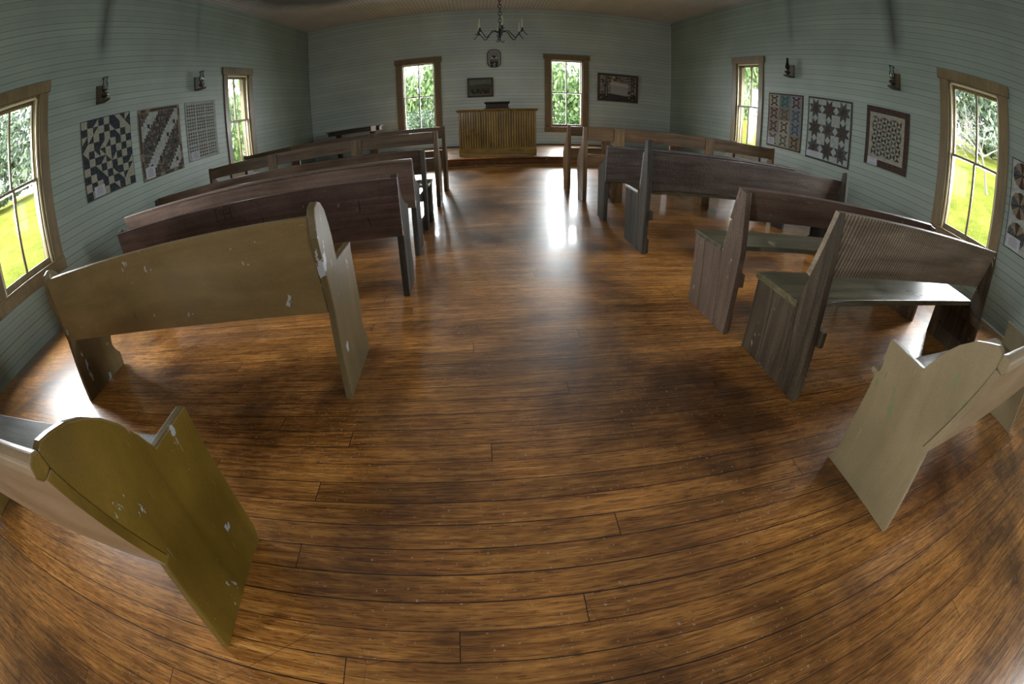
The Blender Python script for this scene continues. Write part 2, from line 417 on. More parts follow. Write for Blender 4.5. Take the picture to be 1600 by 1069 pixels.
# ------------------------------------------------------------------ windows (local: x along the wall, -y into the room, y = 0 at wall face)
def make_window():
    w = bpy.data.objects.new('window_1', None); COL.objects.link(w); struct(w)
    o, c, h = OPEN_W / 2, CASE_W / 2, HEAD_W / 2
    m = MB()
    for s in (-1, 1): m.box((s * (o - .0), -.024, Z_SILL - .03), (s * c, 0, Z_HEAD))
    m.build('casing', M_TRIM, w, bevel=.003)
    MB().box((-h, -.034, Z_HEAD), (h, 0, Z_TOP)).build('head_casing', M_TRIM, w, bevel=.004)
    MB().box((-c - .015, -.026, Z_APRON), (c + .015, 0, Z_SILL - .02)).build('apron', M_TRIM, w, bevel=.004)
    MB().box((-c, -.04, Z_SILL - .025), (c, .20, Z_SILL)).build('window_sill', M_TRIM, w, bevel=.006)
    # jamb lining with parting stops
    m = MB()
    for s in (-1, 1):
        m.box((s * o, 0, Z_SILL), (s * (o - .012), .20, Z_HEAD))
    m.box((-o, 0, Z_HEAD - .012), (o, .20, Z_HEAD))
    m.build('jamb', M_SASH, w)
    m = MB()
    for s in (-1, 1):
        for y0, d in ((.012, .026), (.078, .016), (.122, .018)):
            m.box((s * (o - .012), y0, Z_SILL), (s * (o - .012 - d), y0 + .016, Z_HEAD - .012))
    m.box((-o + .012, .012, Z_HEAD - .038), (o - .012, .028, Z_HEAD - .012))
    m.build('parting_stop', M_STOP, w, bevel=.003)
    def sash(name, y0, z0, z1, bot, top):
        m = MB(); a = o - .014; st = .042; y1 = y0 + .036
        for s in (-1, 1): m.box((s * a, y0, z0), (s * (a - st), y1, z1))
        m.box((-a + st, y0, z0), (a - st, y1, z0 + bot)); m.box((-a + st, y0, z1 - top), (a - st, y1, z1))
        m.box((-.016, y0 + .004, z0 + bot), (.016, y1 - .004, z1 - top))
        m.build(name, M_SASH, w, bevel=.003)
    sash('lower_sash', .036, Z_SILL + .002, RAIL_Z + .018, .066, .032)
    sash('upper_sash', .088, RAIL_Z - .018, Z_HEAD - .014, .032, .050)
    g = MB(); a = o - .05
    g.box((-a, .053, Z_SILL + .06), (a, .056, RAIL_Z)); g.box((-a, .105, RAIL_Z), (a, .108, Z_HEAD - .05))
    g.build('pane', M_GLASS, w)
    return w
win0 = make_window()
wins = [(WIN_L[1], 'L'), (WIN_L[0], 'L'), (WIN_B[0], 'B'), (WIN_B[1], 'B'), (WIN_R[0], 'R'), (WIN_R[1], 'R'), (WIN_L[2], 'L'), (WIN_R[2], 'R'), (WIN_F[0], 'F'), (WIN_F[1], 'F')]
for i, (c, side) in enumerate(wins):
    w = win0 if i == 0 else copy_tree(win0)
    w.name = 'window_%d' % (i + 1)
    if side == 'L': w.location = (XL, c, 0); w.rotation_euler = (0, 0, PI / 2)
    elif side == 'R': w.location = (XR, c, 0); w.rotation_euler = (0, 0, -PI / 2)
    elif side == 'B': w.location = (c, YB, 0); w.rotation_euler = (0, 0, 0)
    else: w.location = (c, YF, 0); w.rotation_euler = (0, 0, PI)
# door behind the camera
dr = bpy.data.objects.new('door_1', None); COL.objects.link(dr); struct(dr); dr.location = (.37, YF, 0)
MB().box((-.55, .0, 0), (.55, .035, 2.15)).build('door_leaf', M_TRIM, dr, bevel=.004)
m = MB(); m.box((-.68, 0, 0), (-.552, .03, 2.28)); m.box((.552, 0, 0), (.68, .03, 2.28)); m.box((-.551, 0, 2.152), (.551, .03, 2.28)); m.build('door_frame', M_SASH, dr, bevel=.004)

# ------------------------------------------------------------------ pews
# local frame: origin on the floor at the aisle end's back corner, +Y to the front of the church; sg = +1 runs right, -1 runs left
ENDS = []
def pew(label, loc, rz, group=None): return thing('pew', label, 'pew', (loc[0], loc[1], 0), rz, group)

def shift(prof, d): return [(s + d, z) for s, z in prof]

def pew_curved(root, sg, ln, prof, board, top, mp, mb, mseat, t=.032, inset=False):
    """end panels with a round shoulder, a notch and an arm; board = four (s, z) points; top = capping profile or None"""
    for x in (0, sg * (ln - t)):
        MB().prism(prof, x, x + sg * t).build('end_panel', mp, root, bevel=.005)
    a, b = (sg * t, sg * (ln - t)) if inset else (0, sg * ln)
    MB().prism(board, a, b, end=1).build('backrest', [mb, mp], root, bevel=.002)
    if top: MB().prism(top, a, b, end=1).build('top_rail', [mb, mp], root, bevel=.006)
    MB().prism([(.09, .392), (.435, .412), (.445, .420), (.44, .434), (.095, .416)], sg * t, sg * (ln - t)).build('seat', mseat, root, bevel=.004)

# --- paints and timbers
M_OLIVE = wood('olive_ochre_paint', (.120, .072, .009), (.175, .108, .015), 'Z', .38, 9, chips=(.24, .25, .26), chip_t=.715, wear=.35, scuff=(.3, .26, .14), gritty=.22)
M_OLIVE_B = wood('ochre_pink_lit_back', (.26, .17, .09), (.36, .25, .15), 'X', .38, 9, wear=.2, gritty=.22)  # end paint made lighter and pinker for the light falling on the back
M_TAN_B = wood('tan_back_paint', (.185, .122, .048), (.250, .172, .072), 'X', .36, 8, chips=(.36, .37, .39), chip_t=.735, wear=.3, scuff=(.42, .36, .24), gritty=.22)
M_TAN_P = wood('tan_panel_paint', (.115, .082, .034), (.165, .122, .055), 'Z', .4, 9, chips=(.34, .35, .36), chip_t=.70, wear=.4, scuff=(.4, .34, .22), gritty=.22)
M_BEIGE = wood('beige_panel_paint', (.235, .178, .095), (.300, .232, .130), 'Z', .4, 7, chips=(.16, .19, .08), chip_t=.735, wear=.25, scuff=(.45, .42, .30), gritty=.22)
M_BEIGE_B = wood('beige_back_paint', (.30, .22, .13), (.38, .29, .18), 'X', .38, 7, wear=.2, gritty=.22)
M_GREYSEAT = wood('grey_worn_seat', (.12, .115, .105), (.24, .23, .21), 'X', .45, 20, wear=.4)
M_MAROON = wood('dark_maroon_back', (.055, .032, .026), (.125, .078, .064), 'X', .42, 24, wear=.5, chips=(.17, .13, .11), chip_t=.76)
M_DARKP = wood('dark_weathered_end', (.022, .017, .012), (.085, .070, .052), 'Z', .75, 26, wear=.45)
M_PINKB = wood('pinkish_brown_back', (.095, .060, .046), (.185, .125, .096), 'X', .45, 22, wear=.4, chips=(.3, .24, .2), chip_t=.77)
M_PINKP = wood('pinkish_brown_end', (.095, .062, .042), (.185, .125, .088), 'Z', .5, 20, wear=.3, chips=(.36, .31, .25), chip_t=.75)
M_SAW = wood('saw_ribbed_back', (.13, .10, .072), (.27, .215, .160), 'X', .5, 12, wear=.25, saw='comb')
M_BROWNP = wood('brown_weathered_end', (.034, .023, .012), (.118, .080, .046), 'Z', .68, 24, wear=.45, chips=(.27, .23, .17), chip_t=.74)
M_MOSSEAT = wood('mossy_brown_seat', (.055, .045, .022), (.165, .140, .075), 'X', .33, 22, wear=.5)
M_SLATE = wood('grey_brown_sawn_back', (.050, .038, .034), (.125, .098, .086), 'X', .45, 18, wear=.35, saw='diag')
M_RUSTY = wood('dark_brown_back', (.040, .024, .015), (.105, .066, .042), 'X', .45, 22, wear=.45)
M_HONEY = wood('honey_brown_bench_board', (.085, .045, .018), (.205, .120, .055), 'X', .42, 20, wear=.4)
M_HONEYP = wood('honey_brown_bench_end', (.115, .064, .028), (.265, .165, .080), 'Z', .42, 20, wear=.35)
M_WALNUT = wood('walnut_bench_board', (.050, .029, .014), (.135, .085, .045), 'X', .42, 20, wear=.4)
M_WALNUTP = wood('walnut_bench_end', (.065, .040, .020), (.17, .112, .062), 'Z', .42, 20, wear=.35)

PROF_L1 = [(0, 0), (.036, .194), (.060, .360), (.083, .366), (-.040, .752), (-.046, .800), (-.030, .808), (.003, .802), (.051, .788), (.101, .762), (.146, .727), (.191, .677), (.226, .622), (.256, .558), (.420, .556), (.427, .41), (.436, .262), (.438, .066), (.424, 0)]
BOARD_L1 = [(.059, .356), (.082, .364), (-.041, .754), (-.066, .750)]
TOP_L1 = [(-.072, .748), (-.040, .756), (-.046, .802), (-.066, .808), (-.086, .796), (-.088, .768)]
r = pew('yellow-olive painted pew in the bottom left corner, chipped curved end with an arm notch', (-.779, .325), math.radians(.8), 'pews left of the aisle')
pew_curved(r, -1, 1.92, PROF_L1, BOARD_L1, TOP_L1, M_OLIVE, M_OLIVE_B, M_GREYSEAT)

PROF_L2 = [(0, 0), (.016, .217), (.030, .407), (.012, .538), (-.025, .730), (-.021, .813), (-.009, .841), (.029, .858), (.066, .846), (.103, .810), (.130, .752), (.150, .690), (.170, .579), (.403, .586), (.398, .543), (.406, .467), (.421, .262), (.400, .205), (.392, .176), (.410, .128), (.439, .092), (.437, .021), (.430, 0)]
BOARD_L2 = [(.030, .405), (.053, .409), (.001, .815), (-.020, .812)]
r = pew('tan painted pew with a plain worn back, second row left, window light under it', (-.598, 1.518), .0216, 'pews left of the aisle')
pew_curved(r, -1, 1.894, PROF_L2, BOARD_L2, None, M_TAN_P, M_TAN_B, M_GREYSEAT, inset=True)

PROF_R1 = [(0, 0), (.030, .245), (.040, .361), (.062, .366), (-.072, .742), (-.078, .792), (-.052, .806), (-.010, .790), (.040, .768), (.098, .722), (.136, .680), (.172, .628), (.204, .572), (.384, .580), (.388, .50), (.380, .492), (.382, .455), (.398, .432), (.413, .209), (.418, .061), (.440, 0)]
BOARD_R1 = [(.038, .357), (.060, .364), (-.073, .744), (-.098, .740)]
TOP_R1 = [(-.104, .738), (-.072, .746), (-.078, .794), (-.098, .800), (-.118, .788), (-.120, .758)]
r = pew('beige painted pew in the lower right corner with curved, chipped end panel', (1.345, .452), .035, 'pews right of the aisle')
pew_curved(r, 1, 1.76, PROF_R1, BOARD_R1, TOP_R1, M_BEIGE, M_BEIGE_B, M_BEIGE)

def pew_plank(root, sg, ln, post, planks, board, seat, mp, mpost, mb, ms, t=.038, cleats=True, dy=0.0):
    """plank-built pew: a raked post and upright planks at each end, slanting board nailed to the fronts of the posts"""
    for x in (0, sg * (ln - t)):
        MB().prism(post, x, x + sg * t).build('end_post', mpost, root, bevel=.004)
        m = MB()
        for p in planks: m.prism(p, x, x + sg * t)
        m.build('end_panel', mp, root, bevel=.003)
        if cleats:
            xi = x + sg * t if x == 0 else x
            xo = xi + (sg * .03 if x == 0 else -sg * .03)
            MB().prism([(-.012, .290), (.44, .290), (.44, .345), (.38, .365), (-.012, .365)], xi, xo).build('cleat', mpost, root, bevel=.003)
            MB().prism([(.03, .0), (.47, .0), (.47, .10), (.42, .145), (.35, .12), (.03, .12)], xi, xo).build('foot_cleat', mpost, root, bevel=.003)
    MB().prism(board, 0, sg * ln).build('backrest', mb, root, bevel=.003)
    MB().prism(seat, -sg * .006, sg * (ln + .006)).build('seat', ms, root, bevel=.005)

POST_R2 = [(0, 0), (.020, .53), (.022, .888), (.026, .888), (.133, .570), (.148, .52), (.168, .398), (.106, 0)]
PLANK_R2 = [[(.110, 0), (.171, .398), (.362, .398), (.346, 0)], [(.350, 0), (.366, .398), (.508, .398), (.524, 0)]]
BOARD_R2 = [(.134, .566), (.160, .574), (.052, .890), (.024, .886)]
SEAT_R2 = [(.168, .399), (.520, .399), (.527, .415), (.520, .434), (.168, .434)]
r = pew('brown plank pew with a ribbed saw-marked slanting back and shiny seat, second row right', (1.368, 1.262), .012, 'pews right of the aisle')
pew_plank(r, 1, 2.13, POST_R2, PLANK_R2, BOARD_R2, SEAT_R2, M_BROWNP, M_BROWNP, M_SAW, M_MOSSEAT)

POST_R3 = [(0, 0), (-.022, .487), (.003, .806), (.044, .812), (.102, .640), (.124, .624), (.168, .437), (.12, 0)]
PLANK_R3 = [[(.124, 0), (.171, .437), (.360, .437), (.322, 0)], [(.326, 0), (.364, .437), (.482, .437), (.466, 0)]]
BOARD_R3 = [(.102, .634), (.128, .640), (.070, .824), (.044, .816)]
SEAT_R3 = [(.168, .438), (.488, .438), (.494, .45), (.488, .468), (.168, .468)]
r = pew('pinkish-brown plank pew, third row right, back open above the greenish seat', (1.300, 1.908), .022, 'pews right of the aisle')
pew_plank(r, 1, 2.09, POST_R3, PLANK_R3, BOARD_R3, SEAT_R3, M_PINKP, M_PINKP, M_PINKB, M_MOSSEAT)

POST_R4 = [(0, 0), (-.012, .53), (.016, .938), (.075, .926), (.140, .53), (.170, .47), (.12, 0)]
PLANK_R4 = [[(.124, 0), (.173, .472), (.335, .472), (.305, 0)], [(.309, 0), (.339, .472), (.485, .472), (.456, 0)]]
BOARD_R4 = [(.140, .515), (.166, .520), (.112, .830), (.086, .828)]
SEAT_R4 = [(.170, .473), (.490, .473), (.497, .485), (.490, .502), (.170, .502)]
r = pew('dark grey-brown pew, fourth row right, tall end posts above its sawn back', (1.270, 3.250), .016, 'pews right of the aisle')
pew_plank(r, 1, 2.30, POST_R4, PLANK_R4, BOARD_R4, SEAT_R4, M_DARKP, M_DARKP, M_SLATE, M_MOSSEAT)

POST_L5 = [(0, 0), (-.005, .40), (.0, .785), (.045, .785), (.085, .56), (.095, .44), (.07, 0)]
PLANK_L5 = [[(.32, 0), (.34, .405), (.47, .405), (.46, 0)]]
BOARD_L5 = [(.088, .545), (.112, .548), (.068, .795), (.046, .792)]
SEAT_L5 = [(.10, .406), (.48, .406), (.486, .42), (.48, .436), (.10, .436)]
r = pew('dark brown pew with a slender end post, fifth row left', (-.505, 4.15), math.radians(-1.2), 'pews left of the aisle')
pew_plank(r, -1, 3.30, POST_L5, PLANK_L5, BOARD_L5, SEAT_L5, M_DARKP, M_DARKP, M_RUSTY, M_MOSSEAT)

def pew_scoop(root, sg, ln, prof, board, cap, mp, mb, ms, t=.042):
    """narrow end board scooped out above the seat, solid back nailed on behind"""
    for x in (0, sg * (ln - t)):
        MB().prism(prof, x, x + sg * t).build('end_panel', mp, root, bevel=.004)
    MB().prism(board, sg * .0, sg * ln).build('backrest', mb, root, bevel=.003)
    if cap: MB().prism(cap, 0, sg * ln).build('top_rail', mb, root, bevel=.006)
    MB().prism([(.03, .400), (.34, .415), (.345, .43), (.34, .445), (.03, .43)], sg * t, sg * (ln - t)).build('seat', ms, root, bevel=.004)

PROF_S = [(.024, 0), (.024, .40), (-.028, .78), (-.024, .795), (.0, .79), (.012, .74), (.028, .695), (.06, .655), (.11, .612), (.16, .590), (.24, .560), (.305, .545), (.310, .50), (.288, .34), (.315, .11), (.300, 0)]
BOARD_S = [(.0, .405), (.024, .405), (-.028, .775), (-.052, .775)]
CAP_S = [(-.060, .776), (-.020, .776), (-.018, .800), (-.060, .800)]
r3 = r = pew('dark maroon pew with carved letters in its solid back, third row left', (-.472, 2.565), math.radians(1.2), 'pews left of the aisle')
pew_scoop(r, -1, 2.26, PROF_S, BOARD_S, None, M_DARKP, M_MAROON, M_MOSSEAT)
# carved letters "I H" and knife scratches on the back, cut lines lying on the board face
cv = MB()
def carve(x, z, segs):
    for (a0, b0, a1, b1) in segs:
        L = math.hypot(a1 - a0, b1 - b0); n = (-(b1 - b0) / L * .0022, (a1 - a0) / L * .0022)
        q = [(x + a0 + n[0], z + b0 + n[1]), (x + a0 - n[0], z + b0 - n[1]), (x + a1 - n[0], z + b1 - n[1]), (x + a1 + n[0], z + b1 + n[1])]
        s = lambda zz: -.052 * (zz - .405) / .37 - .0012
        cv.add([(p[0], s(p[1]), p[1]) for p in q], [(0, 1, 2, 3)])
carve(-1.235, .672, [(0, 0, 0, .085), (-.022, 0, .022, 0), (-.022, .085, .022, .085)])
carve(-1.145, .672, [(-.028, 0, -.028, .085), (.028, 0, .028, .085), (-.028, .042, .028, .042)])
for k in range(18):
    a = random.uniform(-1.9, -.15); b = random.uniform(.47, .66); L = random.uniform(.03, .10)
    d = random.choice([0, .3, -.3, .1, 1.5]); carve(a, b, [(0, 0, L * math.sin(d), L * math.cos(d))])
M_CUT = flat('dark_knife_cut', (.022, .012, .009), .8, .1)
bk = [c for c in r3.children if c.name.startswith('backrest')][0]
bk.data.materials.append(M_CUT)
bm = bmesh.new(); bm.from_mesh(bk.data)
for fc in cv.f:
    nf = bm.faces.new([bm.verts.new(cv.v[i]) for i in fc]); nf.material_index = 1; nf.normal_update()
    if nf.normal.y > 0: nf.normal_flip()
bm.to_mesh(bk.data); bm.free()

r = pew('pinkish worn solid-backed pew, fourth row left', (-.500, 3.365), math.radians(.2), 'pews left of the aisle')
pew_scoop(r, -1, 2.98, PROF_S, BOARD_S, CAP_S, M_DARKP, M_PINKB, M_MOSSEAT)

PROF_R5 = [(.024, 0), (.024, .40), (-.014, .775), (-.010, .787), (.006, .775), (.03, .675), (.075, .630), (.13, .600), (.20, .578), (.259, .556), (.264, .53), (.284, .312), (.263, 0)]
BOARD_R5 = [(.0, .412), (.024, .412), (-.014, .762), (-.038, .762)]
CAP_R5 = [(-.050, .763), (-.012, .763), (-.008, .776), (-.016, .790), (-.046, .790)]
r = pew('dark brown pew with a scooped end board, fifth row right behind the tall-posted one', (1.236, 4.305), .0, 'pews right of the aisle')
pew_scoop(r, 1, 2.36, PROF_R5, BOARD_R5, CAP_R5, M_DARKP, M_SLATE, M_MOSSEAT)

def pew_open(root, sg, ln, splats, mp, mb, top=.94):
    """open-backed bench: shaped end boards, two back rails, broad splats"""
    k = top / .94
    prof = [(0, 0), (.28, 0), (.335, .46), (.337, .50), (.20, .66), (.10, .76), (.072, .86), (.060, .935 * k), (.012, .94 * k), (0, .55)]
    t = .05
    for x in (0, sg * (ln - t)): MB().prism(prof, x, x + sg * t).build('end_panel', mp, root, bevel=.006)
    xs = [t] + [v for c in splats for v in (c - .065, c + .065)] + [ln - t]
    for a, b in zip(xs[0::2], xs[1::2]):
        MB().box((sg * a, .004, .770), (sg * b, .028, .930 * k)).build('back_rail', mb, root, bevel=.003)
    MB().box((sg * t, .002, .445), (sg * (ln - t), .026, .600)).build('lower_rail', mb, root, bevel=.003)
    for c in splats:
        MB().box((sg * (c - .065), -.006, .0), (sg * (c + .065), .034, .932 * k)).build('splat', mp, root, bevel=.004)
        MB().prism([(.036, .0), (.30, .0), (.33, .44), (.036, .44)], sg * (c - .02), sg * (c + .02)).build('seat_bracket', mp, root, bevel=.004)
    MB().box((sg * t, .034, .445), (sg * (ln - t), .38, .475)).build('seat', mb, root, bevel=.005)

r = pew('honey-brown open-backed bench with two splats, sixth row right', (1.222, 5.228), math.radians(1.2), 'open-backed benches')
pew_open(r, 1, 2.82, [.44, 1.70], M_HONEYP, M_HONEY)
r = pew('honey-brown open-backed bench nearest the platform, right of the aisle', (1.208, 6.140), math.radians(.6), 'open-backed benches')
pew_open(r, 1, 2.70, [.55, 1.60], M_HONEYP, M_HONEY, .915)
r = pew('brown open-backed bench with pale-edged top rail, sixth row left', (-.470, 5.190), math.radians(-.6), 'open-backed benches')
pew_open(r, -1, 3.12, [.96, 2.09], M_WALNUTP, M_WALNUT, .925)
r = pew('brown open-backed bench nearest the platform, left of the aisle', (-.455, 6.20), 0, 'open-backed benches')
pew_open(r, -1, 3.10, [1.0, 2.2], M_WALNUTP, M_WALNUT, .945)

# ------------------------------------------------------------------ pulpit, book stand, communion table
M_BEAD = wood('golden_brown_beadboard', (.13, .078, .018), (.30, .19, .052), 'Z', .36, 18, wear=.3, coat=.2)
M_BEADF = wood('golden_brown_base_board', (.14, .085, .02), (.32, .205, .06), 'X', .36, 18, wear=.35)
M_BLACKW = wood('near_black_walnut', (.012, .007, .005), (.045, .025, .016), 'X', .35, 20, wear=.3)
pul = thing('pulpit', 'golden-brown beadboard pulpit on the platform between the back windows', 'pulpit', (.372, 9.07, PLAT_Z), math.radians(-3.6))
hw = .768
m = MB(); nb = 31
for i in range(nb):
    a = -hw + 2 * hw * i / nb; b = -hw + 2 * hw * (i + 1) / nb
    m.box((a + .006, 0, .16), (b - .006, .014, .945))
m.box((-hw, .0145, .16), (hw, .02, .945), 1)  # near-black backing puts the grooves' shade into the colour
m.build('front_panel', [M_BEAD, M_BLACKW], pul, bevel=.005)
for s in (-1, 1):
    MB().box((s * hw, .021, .0), (s * (hw - .02), .50, .945)).build('side_panel', M_BEAD, pul, bevel=.003)
MB().box((-hw - .006, -.014, .006), (hw + .006, .019, .165)).build('base_board', M_BEADF, pul, bevel=.004)
MB().box((-hw - .05, -.045, .955), (hw + .05, .55, .978)).build('top', M_BEADF, pul, bevel=.008)
MB().prism([(-.03, .956), (0, .925), (.03, .925), (.03, .956)], -hw - .03, hw + .03).build('crown_moulding', M_BEAD, pul)

bs = thing('book_stand', 'dark wooden book stand on top of the pulpit', 'book stand', (.385, 9.22, PLAT_Z + .978), math.radians(-3.6))
MB().box((-.255, -.12, 0), (.255, .14, .018)).build('base', M_BLACKW, bs, bevel=.004)
m = MB(); m.box((-.225, -.10, .018), (.225, .12, .105)); m.build('body', M_BLACKW, bs, bevel=.004)
m = MB(); m.prism([(-.13, .105), (.14, .105), (.14, .160), (-.13, .130)], -.25, .25); m.prism([(-.146, .122), (-.13, .105), (-.13, .140), (-.146, .142)], -.25, .25)
m.build('slanted_top', M_BLACKW, bs, bevel=.004)

tb = thing('communion_table', 'low dark trestle table on the platform, under the left corner of the back wall', 'table', (-3.02, 11.0, PLAT_Z))
MB().box((-.70, -.24, .765), (.70, .24, .79)).build('top', M_BLACKW, tb, bevel=.006)
m = MB(); m.box((-.66, -.20, .675), (.66, -.18, .765)); m.box((-.66, .18, .675), (.66, .20, .765)); m.box((-.66, -.18, .675), (-.64, .18, .765)); m.box((.64, -.18, .675), (.66, .18, .765)); m.build('apron', M_BLACKW, tb, bevel=.003)
for x in (-.44, .44):
    MB().box((x - .05, -.09, .06), (x + .05, .09, .675)).build('leg', M_BLACKW, tb, bevel=.006)
    MB().prism([(-.23, 0), (.23, 0), (.23, .035), (.08, .085), (-.08, .085), (-.23, .035)], x - .045, x + .045).build('foot', M_BLACKW, tb, bevel=.005)
MB().box((-.39, -.02, .20), (.39, .02, .30)).build('stretcher', M_BLACKW, tb, bevel=.004)
M_CLOTHW = flat('white_cotton', (.62, .62, .62), .8, .2)
cl = MB()
n = 9
for i in range(n):
    a = i / (n - 1); x = .46 + .12 * a; w = .004 * math.sin(a * 9)
    for k, (yy, zz) in enumerate([(-.10, .794), (-.248, .794), (-.252 + w * .5, .77), (-.250 + w * .5, .665)]): cl.v.append((x, yy, zz))
for i in range(n - 1):
    for k in range(3):
        q = i * 4 + k; cl.f.append((q, q + 1, q + 5, q + 4)); cl.mi.append(0)
o = cl.build('cloth', M_CLOTHW); o.location = (-3.02, 11.0, PLAT_Z); o.modifiers.new('thick', 'SOLIDIFY').thickness = .003
tag(o, 'small white cloth hanging over the front edge of the dark table', 'cloth')

# ------------------------------------------------------------------ chandelier
M_IRON = flat('black_iron', (.006, .006, .006), .6, .2)
M_WAX = flat('candle_wax', (.38, .37, .23), .5, .4)
ch = thing('chandelier', 'black iron six-arm chandelier hanging on a chain above the aisle', 'chandelier', (.372, 7.3, 2.47))
CH = ch
m = MB()
z = .02
k = 0
while 2.47 + z < HC - .03:
    pts = []
    for i in range(13):
        a = 2 * PI * i / 12; u = .024 * math.cos(a); w = .040 * math.sin(a)
        pts.append((u, 0, z + .06 + w) if k % 2 == 0 else (0, u, z + .06 + w))
    m.tube(pts, .0065, 6, caps=False); z += .066; k += 1
m.build('chain', M_IRON, ch, smooth=True)
MB().lathe([(0, .0), (.07, .0), (.06, .03), (.02, .05), (0, .05)], (0, 0, HC - 2.47 - .03), 16).build('ceiling_rose', M_IRON, ch)
m = MB(); m.lathe([(0, .09), (.012, .085), (.018, .05), (.035, .03), (.04, .0), (.035, -.04), (.018, -.07), (.012, -.12), (.0, -.125)], (0, 0, 0), 14)
pts = [(.0, 0, -.11), (.01, 0, -.15), (.035, 0, -.175), (.06, 0, -.16), (.062, 0, -.135)]
m.tube(pts, .008, 6); m.tube([(-p[0], p[1], p[2]) for p in pts], .006, 6)
m.build('hub', M_IRON, ch, smooth=True)
for i in range(6):
    a = PI / 2 + i * PI / 3 + .04; ca, sa = math.cos(a), math.sin(a)
    P = lambda r, z: (r * ca, r * sa, z)
    arm = MB().tube([P(.03, -.01), P(.08, .025), P(.14, .02), P(.20, -.055), P(.245, -.105), P(.275, -.105), P(.31, -.055), P(.345, -.015), P(.38, -.005)], .0085, 7)
    arm.tube([P(.36, -.005), P(.40, -.015), P(.425, -.05), P(.44, -.075), P(.46, -.07), P(.465, -.045)], [.008, .008, .007, .006, .005, .004], 6)
    ao = arm.build('arm', M_IRON, ch, smooth=True)
    MB().lathe([(0, .0), (.034, .004), (.036, .012), (.014, .014), (.014, .05), (.020, .055), (.010, .056), (0, .054)], P(.375, -.002), 14).build('candle_cup', M_IRON, ao)
    MB().lathe([(0, 0), (.0105, 0), (.009, .155), (.004, .166), (.0, .168)], P(.375, .052), 10).build('candle', M_WAX, ao, smooth=True)

# ------------------------------------------------------------------ wall lamps on brackets
M_BRKT = wood('dark_bracket_wood', (.035, .020, .008), (.115, .070, .030), 'Z', .45, 20)
M_BURNER = flat('tarnished_brass', (.10, .075, .035), .4, .5, .9)
M_FONT = make_glass('lamp_font_glass', (.30, .33, .30), .2)
def bracket(y, side, label):
    b = thing('lamp_bracket', label, 'bracket', (XL if side < 0 else XR, y, 2.255), -PI / 2 if side > 0 else PI / 2, 'lamp brackets')
    # local: -y into the room
    MB().box((-.082, -.018, 0), (.082, 0, .242)).build('back_plate', M_BRKT, b, bevel=.004)
    m = MB(); v = [(-.082, -.018), (.082, -.018), (.082, -.10), (.055, -.165), (.0, -.19), (-.055, -.165), (-.082, -.10)]
    n = len(v)
    m.add([(x, yy, .0) for x, yy in v] + [(x, yy, .020) for x, yy in v], [tuple(range(n)), tuple(range(2 * n - 1, n - 1, -1))] + [(i, i + n, (i + 1) % n + n, (i + 1) % n) for i in range(n)])
    m.build('shelf', M_BRKT, b, bevel=.003)
def lamp(y, side, label, crown, sooty):
    x = (XL + .105) if side < 0 else (XR - .105)
    l = thing('oil_lamp', label, 'lamp', (x, y, 2.276), 0, 'oil lamps')
    MB().lathe([(0, 0), (.045, 0), (.047, .006), (.020, .018), (.030, .03), (.052, .045), (.055, .062), (.042, .080), (.016, .086), (0, .086)], n=18).build('font', M_FONT, l, smooth=True)
    m = MB(); m.lathe([(0, .086), (.022, .086), (.024, .10), (.034, .106), (.036, .112), (.020, .122), (.010, .135), (0, .135)], n=18)
    m.tube([(.024, 0, .10), (.055, 0, .10)], .003, 6); m.lathe([(0, -.003), (.010, -.003), (.010, .003), (0, .003)], (.06, 0, .10), 10)
    m.build('burner', M_BURNER, l, smooth=False)
    if crown: pr = [(.028, .108), (.038, .135), (.045, .165), (.040, .200), (.030, .225), (.031, .260), (.040, .292)]
    else: pr = [(.026, .108), (.038, .135), (.043, .160), (.034, .200), (.024, .235), (.020, .290), (.021, .325)]
    o = MB().lathe(pr, n=20).build('chimney', M_SOOTY if sooty else M_CHIMNEY, l, smooth=True)
    o.modifiers.new('thick', 'SOLIDIFY').thickness = .0025
    if crown:
        m = MB()
        for i in range(10):
            a = 2 * PI * i / 10; m.tube([(.041 * math.cos(a), .041 * math.sin(a), .288), (.044 * math.cos(a), .044 * math.sin(a), .303)], [.007, .003], 6)
        m.build('beaded_rim', M_CHIMNEY, l, smooth=True)
bracket(3.978, -1, 'dark wooden lamp bracket on the left wall, over the checkered quilt')
lamp(3.978, -1, 'clear glass oil lamp on the left wall bracket over the checkered quilt', True, False)
bracket(6.345, -1, 'dark wooden lamp bracket on the left wall, over the small-diamond quilt')
lamp(6.345, -1, 'clear glass oil lamp on the left wall bracket over the small-diamond quilt', True, False)
bracket(6.378, 1, 'dark wooden lamp bracket on the right wall beside the far window')
lamp(6.378, 1, 'oil lamp with a sooted slim chimney by the right far window', False, True)
bracket(3.905, 1, 'dark wooden lamp bracket on the right wall, over the pinwheel quilt')
lamp(3.905, 1, 'clear glass oil lamp with scalloped chimney over the pinwheel quilt', True, False)

